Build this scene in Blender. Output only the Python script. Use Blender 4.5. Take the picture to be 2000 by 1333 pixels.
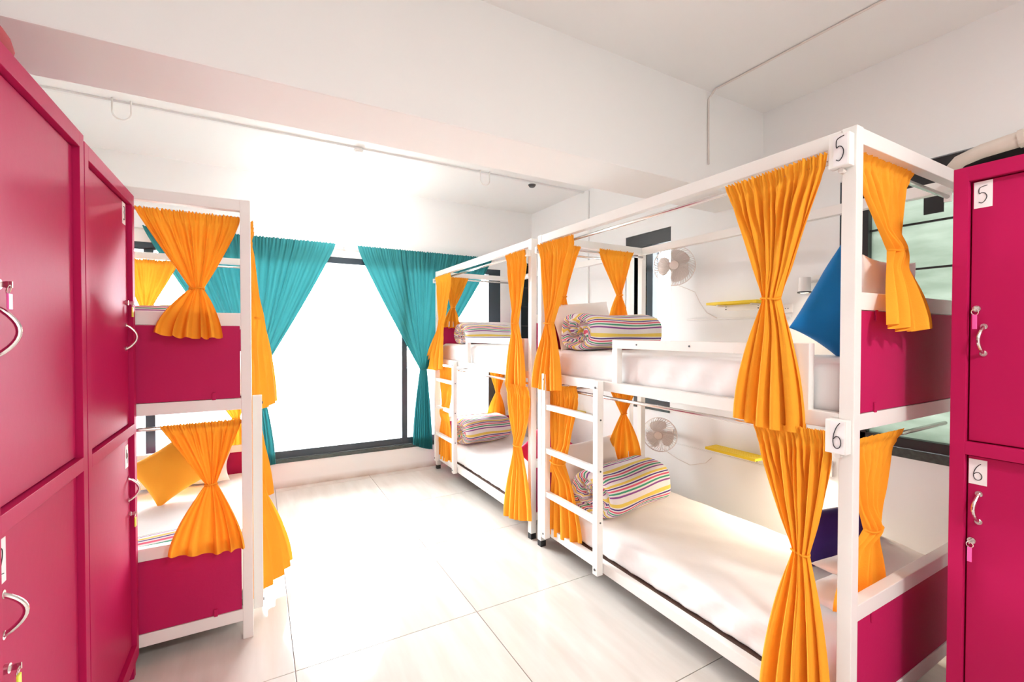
import bpy, bmesh, math, random
from mathutils import Vector, Matrix
R = math.radians
random.seed(7)
for o in list(bpy.data.objects): bpy.data.objects.remove(o)
scn = bpy.context.scene
COL = scn.collection

# ------------------------------------------------------------------ camera
HC = 1.42
cd = bpy.data.cameras.new('camera'); cam = bpy.data.objects.new('camera', cd); COL.objects.link(cam)
cd.sensor_width = 36.0; cd.sensor_fit = 'HORIZONTAL'; cd.lens = 883.8/2000*36.0
cd.clip_start = 0.02; cd.clip_end = 100
cam.location = (0, 0, HC)
cam.rotation_mode = 'XYZ'
cam.rotation_euler = (R(90-0.856), R(-0.05), R(-29.338))
scn.camera = cam

# ------------------------------------------------------------------ light and exposure
scn.view_settings.view_transform = 'Standard'; scn.view_settings.look = 'None'
scn.view_settings.exposure = 1.2; scn.view_settings.gamma = 1.0
try: scn.view_settings.use_curve_mapping = False
except Exception: pass
scn.cycles.max_bounces = 10; scn.cycles.diffuse_bounces = 6; scn.cycles.glossy_bounces = 4
scn.cycles.transparent_max_bounces = 12; scn.cycles.sample_clamp_indirect = 8.0
scn.cycles.use_denoising = True
world = bpy.data.worlds.new('sky'); scn.world = world; world.use_nodes = True
bg = world.node_tree.nodes['Background']
bg.inputs[0].default_value = (0.97, 0.985, 1.0, 1); bg.inputs[1].default_value = 17.0   # bright overcast haze

def light(name, kind, loc, energy, color=(1, 1, 1), rot=(0, 0, 0), **k):
    l = bpy.data.lights.new(name, kind); l.energy = energy; l.color = color
    for a, v in k.items(): setattr(l, a, v)
    o = bpy.data.objects.new(name, l); COL.objects.link(o); o.location = loc; o.rotation_euler = rot
    return o
# sampling portals in the three window openings (they emit nothing themselves)
def portal(loc, rot, sx, sy):
    o = light('window_portal', 'AREA', loc, 1, rot=rot, shape='RECTANGLE', size=sx, size_y=sy)
    o.data.cycles.is_portal = True
portal((0.75, 4.80, 1.20), (R(-90), 0, 0), 3.4, 1.84)
portal((3.05, 2.80, 1.53), (R(90), 0, R(90)), 0.5, 1.36)
portal((3.05, 0.80, 1.53), (R(90), 0, R(90)), 1.05, 1.42)

# ------------------------------------------------------------------ helpers
ORG = {}
def tag(o, label=None, cat=None, group=None, kind=None):
    if label: o['label'] = label
    if cat: o['category'] = cat
    if group: o['group'] = group
    if kind: o['kind'] = kind
    return o
def thing(name, label, cat, loc, group=None):
    o = bpy.data.objects.new(name, None); COL.objects.link(o); o.location = loc
    o.empty_display_size = 0.1; ORG[o.name] = Vector(loc)
    return tag(o, label, cat, group)
def obj(name, bm, mat, parent=None, smooth=False, label=None, org=None, angle=None):
    bmesh.ops.recalc_face_normals(bm, faces=bm.faces) if not smooth == 'keep' else None
    if parent is not None: base = ORG[parent.name]
    elif org is not None: base = Vector(org)
    else: base = Vector((0, 0, 0))
    if base.length > 0: bmesh.ops.translate(bm, vec=-base, verts=bm.verts)
    me = bpy.data.meshes.new(name); bm.to_mesh(me); bm.free()
    o = bpy.data.objects.new(name, me); COL.objects.link(o)
    mats = mat if isinstance(mat, (list, tuple)) else [mat]
    for m in mats: me.materials.append(m)
    if smooth:
        for p in me.polygons: p.use_smooth = True
    if parent is not None:
        o.parent = parent
    elif org is not None: o.location = org
    ORG[o.name] = base
    if label: o['label'] = label
    return o
def BM(): return bmesh.new()
def box(bm, x0, x1, y0, y1, z0, z1, bev=0.0, mi=0):
    if x1 < x0: x0, x1 = x1, x0
    if y1 < y0: y0, y1 = y1, y0
    if z1 < z0: z0, z1 = z1, z0
    m = Matrix.Translation(((x0+x1)/2, (y0+y1)/2, (z0+z1)/2)) @ Matrix.Diagonal((x1-x0, y1-y0, z1-z0, 1))
    r = bmesh.ops.create_cube(bm, size=1.0, matrix=m)
    vs = r['verts']
    fs = set(f for v in vs for f in v.link_faces)
    for f in fs: f.material_index = mi
    if bev > 0:
        es = list(set(e for v in vs for e in v.link_edges))
        bmesh.ops.bevel(bm, geom=es, offset=bev, segments=2, profile=0.6, affect='EDGES')
    return bm
def b1(*a, **k): return box(BM(), *a, **k)
def tube(bm, pts, r, n=8, closed=False, cap=True):
    pts = [Vector(p) for p in pts]; rings = []
    N = len(pts); up = Vector((0, 0, 1))
    prev = None
    for i, p in enumerate(pts):
        if closed: t = (pts[(i+1) % N]-pts[i-1])
        else: t = pts[min(i+1, N-1)]-pts[max(i-1, 0)]
        t.normalize()
        if prev is None:
            a = t.cross(up)
            if a.length < 1e-3: a = t.cross(Vector((1, 0, 0)))
        else: a = prev - t*prev.dot(t)
        a.normalize(); prev = a; b = t.cross(a)
        rr = r[i] if isinstance(r, (list, tuple)) else r
        rings.append([bm.verts.new(p+a*math.cos(2*math.pi*k/n)*rr+b*math.sin(2*math.pi*k/n)*rr) for k in range(n)])
    M = N if closed else N-1
    for i in range(M):
        A, B = rings[i], rings[(i+1) % N]
        for k in range(n): bm.faces.new((A[k], A[(k+1) % n], B[(k+1) % n], B[k]))
    if cap and not closed: bm.faces.new(rings[0][::-1]); bm.faces.new(rings[-1])
    return bm
def cyl(bm, p0, p1, r, n=20, r2=None): return tube(bm, [p0, p1], [r, r if r2 is None else r2], n)
def sstep(t): t = max(0., min(1., t)); return t*t*(3-2*t)

# ------------------------------------------------------------------ materials
def mat(name, col, rough=0.5, metal=0.0, spec=0.5, bump=0.0, bscale=60, var=0.0, vscale=8, coat=0.0, sheen=0.0, trans=0.0, emit=None):
    m = bpy.data.materials.new(name); m.use_nodes = True; nt = m.node_tree; N = nt.nodes; L = nt.links
    b = N['Principled BSDF']; b.inputs['Base Color'].default_value = (*col, 1)
    b.inputs['Roughness'].default_value = rough; b.inputs['Metallic'].default_value = metal
    b.inputs['Specular IOR Level'].default_value = spec
    if coat: b.inputs['Coat Weight'].default_value = coat; b.inputs['Coat Roughness'].default_value = 0.15
    if sheen: b.inputs['Sheen Weight'].default_value = sheen
    tc = N.new('ShaderNodeTexCoord')
    if var > 0:
        n = N.new('ShaderNodeTexNoise'); n.inputs['Scale'].default_value = vscale; n.inputs['Detail'].default_value = 4
        L.new(tc.outputs['Object'], n.inputs['Vector'])
        mx = N.new('ShaderNodeMix'); mx.data_type = 'RGBA'
        mx.inputs[6].default_value = (*[c*(1-var) for c in col], 1); mx.inputs[7].default_value = (*[min(1, c*(1+var)) for c in col], 1)
        L.new(n.outputs['Fac'], mx.inputs[0]); L.new(mx.outputs[2], b.inputs['Base Color'])
    if bump > 0:
        n2 = N.new('ShaderNodeTexNoise'); n2.inputs['Scale'].default_value = bscale; n2.inputs['Detail'].default_value = 3
        L.new(tc.outputs['Object'], n2.inputs['Vector'])
        bp = N.new('ShaderNodeBump'); bp.inputs['Strength'].default_value = bump; bp.inputs['Distance'].default_value = 0.004
        L.new(n2.outputs['Fac'], bp.inputs['Height']); L.new(bp.outputs['Normal'], b.inputs['Normal'])
    if trans > 0:
        t = N.new('ShaderNodeBsdfTranslucent'); t.inputs['Color'].default_value = (*col, 1)
        ms = N.new('ShaderNodeMixShader'); ms.inputs[0].default_value = trans
        out = N['Material Output']
        L.new(b.outputs[0], ms.inputs[1]); L.new(t.outputs[0], ms.inputs[2]); L.new(ms.outputs[0], out.inputs[0])
    if emit:
        b.inputs['Emission Color'].default_value = (*emit[0], 1); b.inputs['Emission Strength'].default_value = emit[1]
    return m
WALL = mat('wall_paint', (0.86, 0.865, 0.86), 0.85, spec=0.2, bump=0.12, bscale=25, var=0.015, vscale=2)
CEIL = mat('ceiling_paint', (0.86, 0.862, 0.852), 0.9, spec=0.15, bump=0.06, bscale=15)
FRAME = mat('cream_steel_paint', (0.85, 0.84, 0.81), 0.38, spec=0.5, bump=0.05, bscale=40, var=0.02, vscale=5)
PINKP = mat('magenta_panel_paint', (0.47, 0.009, 0.095), 0.6, spec=0.25, bump=0.10, bscale=90, var=0.06, vscale=5)
PINKL = mat('magenta_locker_paint', (0.45, 0.008, 0.085), 0.50, spec=0.15, bump=0.10, bscale=35, var=0.05, vscale=3)
ORANGE = mat('orange_cotton', (0.97, 0.41, 0.035), 0.85, spec=0.15, bump=0.25, bscale=220, var=0.05, vscale=9, trans=0.16)
TEAL = mat('teal_cotton', (0.035, 0.22, 0.24), 0.85, spec=0.15, bump=0.3, bscale=260, var=0.06, vscale=14, trans=0.12)
SHEET = mat('white_sheet', (0.92, 0.90, 0.90), 0.9, spec=0.15, bump=0.30, bscale=14, sheen=0.1)
PILLOW = mat('white_pillowcase', (0.88, 0.83, 0.80), 0.9, spec=0.15, bump=0.25, bscale=18)
BLUE = mat('blue_cushion_cloth', (0.006, 0.20, 0.55), 0.75, spec=0.25, bump=0.35, bscale=12, sheen=0.2)
PURPLE = mat('purple_cushion_cloth', (0.040, 0.014, 0.16), 0.8, spec=0.2, bump=0.35, bscale=12, sheen=0.2)
MAGC = mat('magenta_cushion_cloth', (0.55, 0.02, 0.10), 0.8, spec=0.2, bump=0.3, bscale=12)
ORCU = mat('orange_cushion_cloth', (0.98, 0.42, 0.04), 0.8, spec=0.2, bump=0.3, bscale=12)
CHROME = mat('brushed_steel', (0.75, 0.72, 0.70), 0.22, metal=1.0)
BLACK = mat('black_aluminium', (0.012, 0.012, 0.014), 0.35, bump=0.05)
DARKFR = mat('dark_window_aluminium', (0.02, 0.035, 0.05), 0.3, spec=0.6)
GRANITE = mat('dark_granite_sill', (0.05, 0.065, 0.06), 0.25, var=0.5, vscale=60)
WHITEPL = mat('white_plastic', (0.85, 0.83, 0.80), 0.4, bump=0.02)
FANPL = mat('pale_fan_plastic', (0.78, 0.70, 0.66), 0.5)
GREYPL = mat('dark_grey_plastic', (0.08, 0.08, 0.085), 0.5)
CARD = mat('white_card', (0.86, 0.83, 0.84), 0.7)
INK = mat('black_marker_ink', (0.015, 0.015, 0.02), 0.6)
YELLOW = mat('yellow_steel_paint', (0.85, 0.62, 0.02), 0.4, bump=0.05)
PINKTAG = mat('pink_plastic_tag', (0.85, 0.12, 0.42), 0.35)
GREENTAG = mat('yellow_green_plastic_tag', (0.70, 0.80, 0.05), 0.35)
BRASS = mat('yellow_brass_tag', (0.80, 0.68, 0.05), 0.35)
RUBBER = mat('black_rubber_foot', (0.02, 0.02, 0.022), 0.7)
CASING = mat('cable_casing', (0.72, 0.66, 0.62), 0.6)
CASINGW = mat('white_cable_casing', (0.80, 0.80, 0.79), 0.6)
PLY = mat('dark_plywood', (0.10, 0.05, 0.035), 0.7, var=0.3, vscale=20)
WRAP = mat('pipe_wrap_tape', (0.74, 0.66, 0.58), 0.7, bump=0.5, bscale=18, var=0.12, vscale=10)
GROUT = mat('grey_grout', (0.22, 0.19, 0.17), 0.9)
LAMPON = mat('lit_lamp_lens', (1, 0.9, 0.75), 0.4, emit=((1.0, 0.86, 0.66), 6.0))

def glass_mat(name, tint, gl=0.08):
    m = bpy.data.materials.new(name); m.use_nodes = True; nt = m.node_tree; N = nt.nodes; L = nt.links
    N.remove(N['Principled BSDF']); t = N.new('ShaderNodeBsdfTransparent'); t.inputs[0].default_value = (*tint, 1)
    g = N.new('ShaderNodeBsdfGlossy'); g.inputs['Roughness'].default_value = 0.02
    fr = N.new('ShaderNodeFresnel'); fr.inputs[0].default_value = 1.45
    mx = N.new('ShaderNodeMixShader'); L.new(fr.outputs[0], mx.inputs[0]); L.new(t.outputs[0], mx.inputs[1]); L.new(g.outputs[0], mx.inputs[2])
    L.new(mx.outputs[0], N['Material Output'].inputs[0]); return m
GLASS = glass_mat('clear_glass', (0.96, 0.98, 0.98))
DGLASS = glass_mat('dark_tinted_glass', (0.02, 0.028, 0.032))
def frosted():
    m = bpy.data.materials.new('green_frosted_glass'); m.use_nodes = True; nt = m.node_tree; N = nt.nodes; L = nt.links
    b = N['Principled BSDF']; b.inputs['Roughness'].default_value = 0.25; b.inputs['Base Color'].default_value = (0.34, 0.44, 0.36, 1)
    tc = N.new('ShaderNodeTexCoord'); mp = N.new('ShaderNodeMapping'); mp.inputs['Rotation'].default_value = (R(38), 0, 0); mp.inputs['Scale'].default_value = (1, 1.2, 5)
    n = N.new('ShaderNodeTexNoise'); n.inputs['Scale'].default_value = 2.2; n.inputs['Detail'].default_value = 5; n.inputs['Roughness'].default_value = 0.6  # stretched diagonal noise paints faint reflection streaks into the pane colour
    L.new(tc.outputs['Object'], mp.inputs[0]); L.new(mp.outputs[0], n.inputs['Vector'])
    cr = N.new('ShaderNodeValToRGB'); cr.color_ramp.elements[0].position = 0.3; cr.color_ramp.elements[0].color = (0.15, 0.172, 0.147, 1)
    cr.color_ramp.elements[1].position = 0.75; cr.color_ramp.elements[1].color = (0.26, 0.28, 0.255, 1)
    L.new(n.outputs['Fac'], cr.inputs[0])
    t = N.new('ShaderNodeBsdfTranslucent'); L.new(cr.outputs[0], t.inputs[0])
    ms = N.new('ShaderNodeMixShader'); ms.inputs[0].default_value = 0.75
    L.new(b.outputs[0], ms.inputs[1]); L.new(t.outputs[0], ms.inputs[2]); L.new(ms.outputs[0], N['Material Output'].inputs[0]); return m
FROST = frosted()

def tile_mat():
    m = bpy.data.materials.new('glossy_cream_floor_tile'); m.use_nodes = True; nt = m.node_tree; N = nt.nodes; L = nt.links
    b = N['Principled BSDF']; b.inputs['Roughness'].default_value = 0.06; b.inputs['Specular IOR Level'].default_value = 0.5
    tc = N.new('ShaderNodeTexCoord'); oi = N.new('ShaderNodeObjectInfo')
    ad = N.new('ShaderNodeVectorMath'); ad.operation = 'ADD'
    cm = N.new('ShaderNodeCombineXYZ'); ml = N.new('ShaderNodeMath'); ml.operation = 'MULTIPLY'; ml.inputs[1].default_value = 13.0
    L.new(oi.outputs['Random'], ml.inputs[0]); L.new(ml.outputs[0], cm.inputs[2]); L.new(tc.outputs['Object'], ad.inputs[0]); L.new(cm.outputs[0], ad.inputs[1])
    mp = N.new('ShaderNodeMapping'); mp.inputs['Rotation'].default_value = (0, 0, R(14)); mp.inputs['Scale'].default_value = (7, 0.9, 1)
    L.new(ad.outputs[0], mp.inputs[0])
    n = N.new('ShaderNodeTexNoise'); n.inputs['Scale'].default_value = 1.5; n.inputs['Detail'].default_value = 5; n.inputs['Roughness'].default_value = 0.55
    L.new(mp.outputs[0], n.inputs['Vector'])
    cr = N.new('ShaderNodeValToRGB'); e = cr.color_ramp.elements
    e[0].position = 0.3; e[0].color = (0.62, 0.575, 0.53, 1); e[1].position = 0.7; e[1].color = (0.73, 0.70, 0.66, 1)
    L.new(n.outputs['Fac'], cr.inputs[0]); L.new(cr.outputs[0], b.inputs['Base Color']); return m
TILE = tile_mat()

def stripe_mat():
    m = bpy.data.materials.new('striped_cotton_quilt'); m.use_nodes = True; nt = m.node_tree; N = nt.nodes; L = nt.links
    b = N['Principled BSDF']; b.inputs['Roughness'].default_value = 0.9; b.inputs['Specular IOR Level'].default_value = 0.15
    uv = N.new('ShaderNodeUVMap'); sp = N.new('ShaderNodeSeparateXYZ'); L.new(uv.outputs[0], sp.inputs[0])
    fr = N.new('ShaderNodeMath'); fr.operation = 'FRACT'; L.new(sp.outputs[1], fr.inputs[0])
    cr = N.new('ShaderNodeValToRGB'); cr.color_ramp.interpolation = 'CONSTANT'
    W = (0.80, 0.76, 0.76, 1)
    seq = [(0.0, W), (0.05, (0.80, 0.60, 0.13, 1)), (0.19, W), (0.25, (0.09, 0.05, 0.22, 1)), (0.33, W), (0.41, (0.72, 0.12, 0.20, 1)), (0.51, W),
           (0.59, (0.06, 0.34, 0.20, 1)), (0.69, W), (0.78, (0.27, 0.08, 0.30, 1)), (0.86, W)]
    el = cr.color_ramp.elements
    el[0].position = 0; el[0].color = seq[0][1]; el[1].position = seq[1][0]; el[1].color = seq[1][1]
    for p, c in seq[2:]:
        q = el.new(p); q.color = c
    L.new(fr.outputs[0], cr.inputs[0]); L.new(cr.outputs[0], b.inputs['Base Color'])
    tc = N.new('ShaderNodeTexCoord'); n = N.new('ShaderNodeTexNoise'); n.inputs['Scale'].default_value = 30
    L.new(tc.outputs['Object'], n.inputs['Vector']); bp = N.new('ShaderNodeBump'); bp.inputs['Strength'].default_value = 0.35; bp.inputs['Distance'].default_value = 0.006
    L.new(n.outputs['Fac'], bp.inputs['Height']); L.new(bp.outputs['Normal'], b.inputs['Normal']); return m
STRIPE = stripe_mat()

def lowwall_mat():
    m = mat('window_wall_paint', (0.86, 0.865, 0.86), 0.85, spec=0.2, bump=0.12, bscale=25)
    nt = m.node_tree; N = nt.nodes; L = nt.links; b = N['Principled BSDF']
    g = N.new('ShaderNodeNewGeometry'); s = N.new('ShaderNodeSeparateXYZ'); L.new(g.outputs['Position'], s.inputs[0])
    n = N.new('ShaderNodeTexNoise'); n.inputs['Scale'].default_value = 5; n.inputs['Detail'].default_value = 5; L.new(g.outputs['Position'], n.inputs['Vector'])
    mr = N.new('ShaderNodeMapRange'); mr.inputs[1].default_value = 0.0; mr.inputs[2].default_value = 0.07; mr.inputs[3].default_value = 1.0; mr.inputs[4].default_value = 0.0
    L.new(s.outputs[2], mr.inputs[0]); mu = N.new('ShaderNodeMath'); mu.operation = 'MULTIPLY'; L.new(mr.outputs[0], mu.inputs[0]); L.new(n.outputs['Fac'], mu.inputs[1])
    mx = N.new('ShaderNodeMix'); mx.data_type = 'RGBA'; mx.inputs[6].default_value = (0.86, 0.865, 0.86, 1); mx.inputs[7].default_value = (0.33, 0.20, 0.10, 1)
    L.new(mu.outputs[0], mx.inputs[0]); L.new(mx.outputs[2], b.inputs['Base Color']); return m
LOWWALL = lowwall_mat()

# ------------------------------------------------------------------ room shell
XL, XW, YN, YF, ZC = -1.22, 2.884, -2.0, 4.65, 2.862
TH = 0.22
def struct(name, bm, m, **k): return tag(obj(name, bm, m, **k), kind='structure')
fl = struct('floor', b1(XL-TH, XW+TH, YN-TH, YF+TH, -0.12, -0.003), GROUT)
TW_, TD_ = 0.839, 0.823
first = None
for i in range(-4, 4):
    for j in range(-6, 5):
        x0 = 0.968+i*TW_; y0 = 2.087+j*TD_
        x1, y1 = x0+TW_, y0+TD_
        cx0, cx1, cy0, cy1 = max(x0+.002, XL), min(x1-.002, XW), max(y0+.002, YN), min(y1-.002, YF)
        if cx1-cx0 < 0.02 or cy1-cy0 < 0.02: continue
        t = obj('tile', b1(cx0, cx1, cy0, cy1, -0.012, 0.0, bev=0.0007), TILE, fl)
struct('ceiling', b1(XL-TH, XW+TH, YN-TH, YF+TH, ZC, ZC+0.15), CEIL)
struct('trim_1', b1(XL-0.01, XW+0.01, 1.788, 2.143, 2.296, ZC+0.01, bev=0.006), CEIL, label='deep white concrete beam across the ceiling')
struct('wall_left', b1(XL-TH, XL, YN-TH, YF+TH, -0.01, ZC), WALL)
struct('wall_back', b1(XL, XW, YN-TH, YN, -0.01, ZC), WALL)
def wall_with_holes(name, axis, c0, c1, u0, u1, z0, z1, holes, m):
    us = sorted(set([u0, u1]+[h[0] for h in holes]+[h[1] for h in holes])); zs = sorted(set([z0, z1]+[h[2] for h in holes]+[h[3] for h in holes]))
    bm = BM()
    for a, b in zip(us, us[1:]):
        for c, d in zip(zs, zs[1:]):
            um, zm = (a+b)/2, (c+d)/2
            if any(h[0] < um < h[1] and h[2] < zm < h[3] for h in holes): continue
            if axis == 'y': box(bm, a, b, c0, c1, c, d)
            else: box(bm, c0, c1, a, b, c, d)
    bmesh.ops.remove_doubles(bm, verts=bm.verts, dist=1e-5)
    # drop coincident inner faces
    seen = {}
    for f in list(bm.faces):
        k = tuple(round(q, 4) for q in f.calc_center_median()); seen.setdefault(k, []).append(f)
    dele = [f for v in seen.values() if len(v) > 1 for f in v]
    bmesh.ops.delete(bm, geom=dele, context='FACES_ONLY')
    return struct(name, bm, m)
wall_with_holes('wall_far', 'y', YF, YF+TH, XL-TH, XW+TH, -0.01, ZC, [(-1.05, 2.46, 0.235, 2.165), (2.735, 2.876, 1.20, 2.27)], LOWWALL)
wall_with_holes('wall_right', 'x', XW, XW+TH, YN-TH, YF, -0.01, ZC, [(0.25, 1.336, 0.79, 2.285), (2.541, 3.05, 0.785, 2.285)], WALL)

# ground outside, far below the windows, added to cut light from below
tag(obj('street_ground', b1(-60, 60, -60, 60, -3.3, -3.2), mat('grey_asphalt', (.20, .20, .20), .9, var=.2, vscale=1)), kind='structure')
# far window
def empty_struct(name, loc):
    o = bpy.data.objects.new(name, None); COL.objects.link(o); o.location = loc; ORG[o.name] = Vector(loc); o['kind'] = 'structure'; return o
w1 = empty_struct('window_1', (0.7, YF, 0.235))
y0, y1 = YF+0.005, YF+0.09
obj('top_frame', b1(-1.05, 2.46, y0, y1, 2.105, 2.165, bev=.003), DARKFR, w1)
obj('bottom_frame', b1(-1.05, 2.46, y0+.02, y1, 0.270, 0.335, bev=.003), DARKFR, w1)
obj('sill', b1(-1.05, 2.46, YF-0.012, YF+0.16, 0.232, 0.268, bev=.004), GRANITE, w1)
obj('side_frame', b1(-1.05, -0.98, y0, y1, 0.30, 2.12, bev=.003), DARKFR, w1)
obj('side_frame', b1(2.31, 2.46, y0, y1, 0.30, 2.12, bev=.003), DARKFR, w1)
obj('mullion', b1(-0.80, -0.735, y0, y1, 0.30, 2.12, bev=.003), DARKFR, w1)
obj('mullion', b1(1.305, 1.362, y0, y1, 0.30, 2.12, bev=.003), DARKFR, w1)
for a, b in ((-0.99, -0.79), (-0.745, 1.315), (1.352, 2.32)):
    obj('pane', b1(a, b, YF+0.045, YF+0.051, 0.325, 2.115), GLASS, w1)
# narrow louvre window in the far right corner
w4 = empty_struct('window_4', (2.8, YF, 1.2))
obj('pane', b1(2.742, 2.870, YF+0.045, YF+0.051, 1.21, 2.26), DGLASS, w4)
obj('frame', box(box(b1(2.735, 2.745, YF+.002, YF+.07, 1.20, 2.27), 2.745, 2.87, YF+.002, YF+.07, 2.25, 2.27), 2.745, 2.87, YF+.002, YF+.07, 1.20, 1.225), BLACK, w4)
for k in range(4): obj('bar', b1(2.745, 2.870, YF+.02, YF+.032, 1.29+.23*k-.005, 1.29+.23*k+.005), BLACK, w4)
# near right window
w2 = empty_struct('window_2', (XW, 0.8, 0.79))
xa, xb = XW+0.004, XW+0.07
obj('side_frame', b1(xa, xb, 1.20, 1.322, 0.84, 2.27, bev=.002), BLACK, w2)
obj('outer_frame', b1(xa-.002, xb+.04, 1.322, 1.336, 0.79, 2.28), DARKFR, w2)
obj('side_frame', b1(xa, xb, 0.25, 0.33, 0.84, 2.27, bev=.002), BLACK, w2)
obj('top_frame', b1(xa, xb, 0.25, 1.33, 2.13, 2.28, bev=.002), BLACK, w2)
obj('bottom_frame', b1(xa, xb, 0.25, 1.33, 0.838, 0.888, bev=.002), BLACK, w2)
obj('sill', b1(XW-0.012, XW+0.15, 0.25, 1.336, 0.790, 0.836, bev=.003), GRANITE, w2)
obj('pane', b1(XW+.045, XW+.051, 0.32, 1.21, 0.88, 2.14), FROST, w2)
for z in (1.06, 1.29, 1.52, 1.752, 1.982):
    obj('bar', b1(XW+.022, XW+.034, 0.32, 1.21, z-.005, z+.005), BLACK, w2)
obj('black_patch', b1(XW+.008, XW+.013, 0.892, 0.968, 2.015, 2.105), BLACK, w2)
# mid right window
w3 = empty_struct('window_3', (XW, 2.8, 0.785))
obj('top_frame', b1(xa, xb, 2.541, 3.05, 2.17, 2.283, bev=.002), BLACK, w3)
obj('bottom_frame', b1(xa, xb, 2.541, 3.05, 0.825, 0.875, bev=.002), BLACK, w3)
obj('sill', b1(XW-0.010, XW+0.15, 2.541, 3.05, 0.787, 0.823, bev=.003), GRANITE, w3)
obj('side_frame', b1(xa, xb, 2.98, 3.05, 0.87, 2.18, bev=.002), BLACK, w3)
obj('side_frame', b1(xa, xb, 2.735, 2.80, 0.87, 2.18, bev=.002), DARKFR, w3)
obj('pane', b1(XW+.04, XW+.046, 2.79, 2.99, 0.87, 2.18), DGLASS, w3)
obj('pane', b1(XW+.05, XW+.056, 2.541, 2.745, 0.87, 2.18), GLASS, w3)

# ------------------------------------------------------------------ ceiling wires and fittings
def wire(name, pts, r, m, label, cat, n=8, parent=None, group=None):
    o = obj(name, tube(BM(), pts, r, n), m, parent, smooth=True)
    if parent is None: tag(o, label, cat, group)
    return o
bm = BM(); box(bm, XL+.001, XW-.004, 3.640, 3.668, ZC-.014, ZC, bev=.002)
tag(obj('cable_trunking', bm, CASINGW), 'white cable trunking running along the ceiling behind the beam, to the right wall', 'trunking')
bm = BM(); box(bm, XW-.014, XW, 3.560, 3.576, 1.55, ZC-.015, bev=.002)
tag(obj('cable_trunking', bm, CASINGW), 'thin white trunking dropping down the right wall behind the bunks', 'trunking')
wire('ceiling_cable', [(2.346, YN+.1, ZC-.007), (2.35, 0.9, ZC-.007), (2.345, 1.66, ZC-.007), (2.337, 1.74, ZC-.010), (2.333, 1.781, ZC-.05), (2.333, 1.781, 2.60), (2.338, 1.781, 2.43)], .0055, CASING,
     'thin cable along the near ceiling and down the face of the beam', 'cable')
# ceiling lamp fed by a surface conduit
t = thing('ceiling_lamp', 'small round white ceiling lamp on a short conduit near the far window', 'lamp', (.68, 4.40, ZC))
obj('conduit', box(BM(), .677, .691, 3.67, 4.38, ZC-.012, ZC, bev=.002), CASINGW, t)
obj('base', cyl(BM(), (.68, 4.42, ZC-.001), (.68, 4.42, ZC-.03), .055, 28), WHITEPL, t, smooth=False)
obj('diffuser', cyl(BM(), (.68, 4.42, ZC-.03), (.68, 4.42, ZC-.055), .048, 28, .035), LAMPON, t)
light('ceiling_lamp_glow', 'POINT', (.68, 4.20, ZC-.35), 9, (1, .98, .95), shadow_soft_size=.04)
t = thing('junction_box', 'small white junction box on the ceiling trunking at the lamp branch', 'junction box', (.69, 3.655, ZC))
obj('lid', cyl(BM(), (.69, 3.655, ZC-.014), (.69, 3.655, ZC-.034), .036, 24), WHITEPL, t)
obj('rim', cyl(BM(), (.69, 3.655, ZC-.034), (.69, 3.655, ZC-.038), .03, 24), CASING, t)
for (x, l) in ((-.72, 'loop of rod hanging from the ceiling at the left, nearest the lockers'), (1.76, 'small loop of rod hanging from the ceiling above the far right bunk')):
    pts = [(x-.045, 3.62, ZC), (x-.045, 3.62, ZC-.08)]+[(x-.045*math.cos(a), 3.62, ZC-.08-.045*math.sin(a)) for a in [math.pi*k/12 for k in range(1, 12)]]+[(x+.045, 3.62, ZC-.08), (x+.045, 3.62, ZC)]
    wire('ceiling_hook', pts, .005, WHITEPL, 'white U-shaped '+l, 'hook')
t = thing('ceiling_sensor', 'small dark round fitting at the right end of the ceiling trunking', 'ceiling fitting', (2.27, 3.655, ZC))
obj('base', cyl(BM(), (2.27, 3.655, ZC-.013), (2.27, 3.655, ZC-.03), .028, 20), WHITEPL, t)
obj('cap', cyl(BM(), (2.27, 3.655, ZC-.03), (2.27, 3.655, ZC-.05), .038, 20, .025), GREYPL, t)
# unseen lamp added as fill for the near bay, above and behind the camera
t = thing('fill_light', 'unseen flat round fill light added behind the camera to brighten the near bay', 'lamp', (1.1, -1.0, ZC))
obj('base', cyl(BM(), (1.1, -1.0, ZC-.001), (1.1, -1.0, ZC-.03), .16, 32), WHITEPL, t)
light('fill_light_glow', 'AREA', (1.1, -1.0, ZC-.05), 25, (1.0, 0.965, 0.925), shape='DISK', size=.3)
# insulated air-conditioner pipe
t = thing('insulated_pipe', 'beige tape-wrapped pipe running above the right-hand locker along the wall', 'pipe', (2.8, .6, 2.2))
pp = [(2.86, .90, 2.13), (2.83, .86, 2.175), (2.80, .81, 2.212), (2.80, .74, 2.232), (2.80, .66, 2.240), (2.80, .4, 2.262), (2.80, .1, 2.27), (2.80, -.6, 2.27)]
obj('pipe', tube(BM(), pp, [.022, .026, .029, .031, .033, .034, .034, .034], 16), WRAP, t, smooth=True)
obj('tape_band', tube(BM(), [(2.80, .625, 2.243), (2.80, .605, 2.245)], .038, 16), WRAP, t)
obj('bracket', b1(2.78, 2.884, .845, .90, 2.15, 2.195), BLACK, t)
obj('clamp', tube(BM(), [(2.86, .80, 2.26), (2.80, .815, 2.235), (2.79, .83, 2.19)], .006, 6), CHROME, t)

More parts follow.
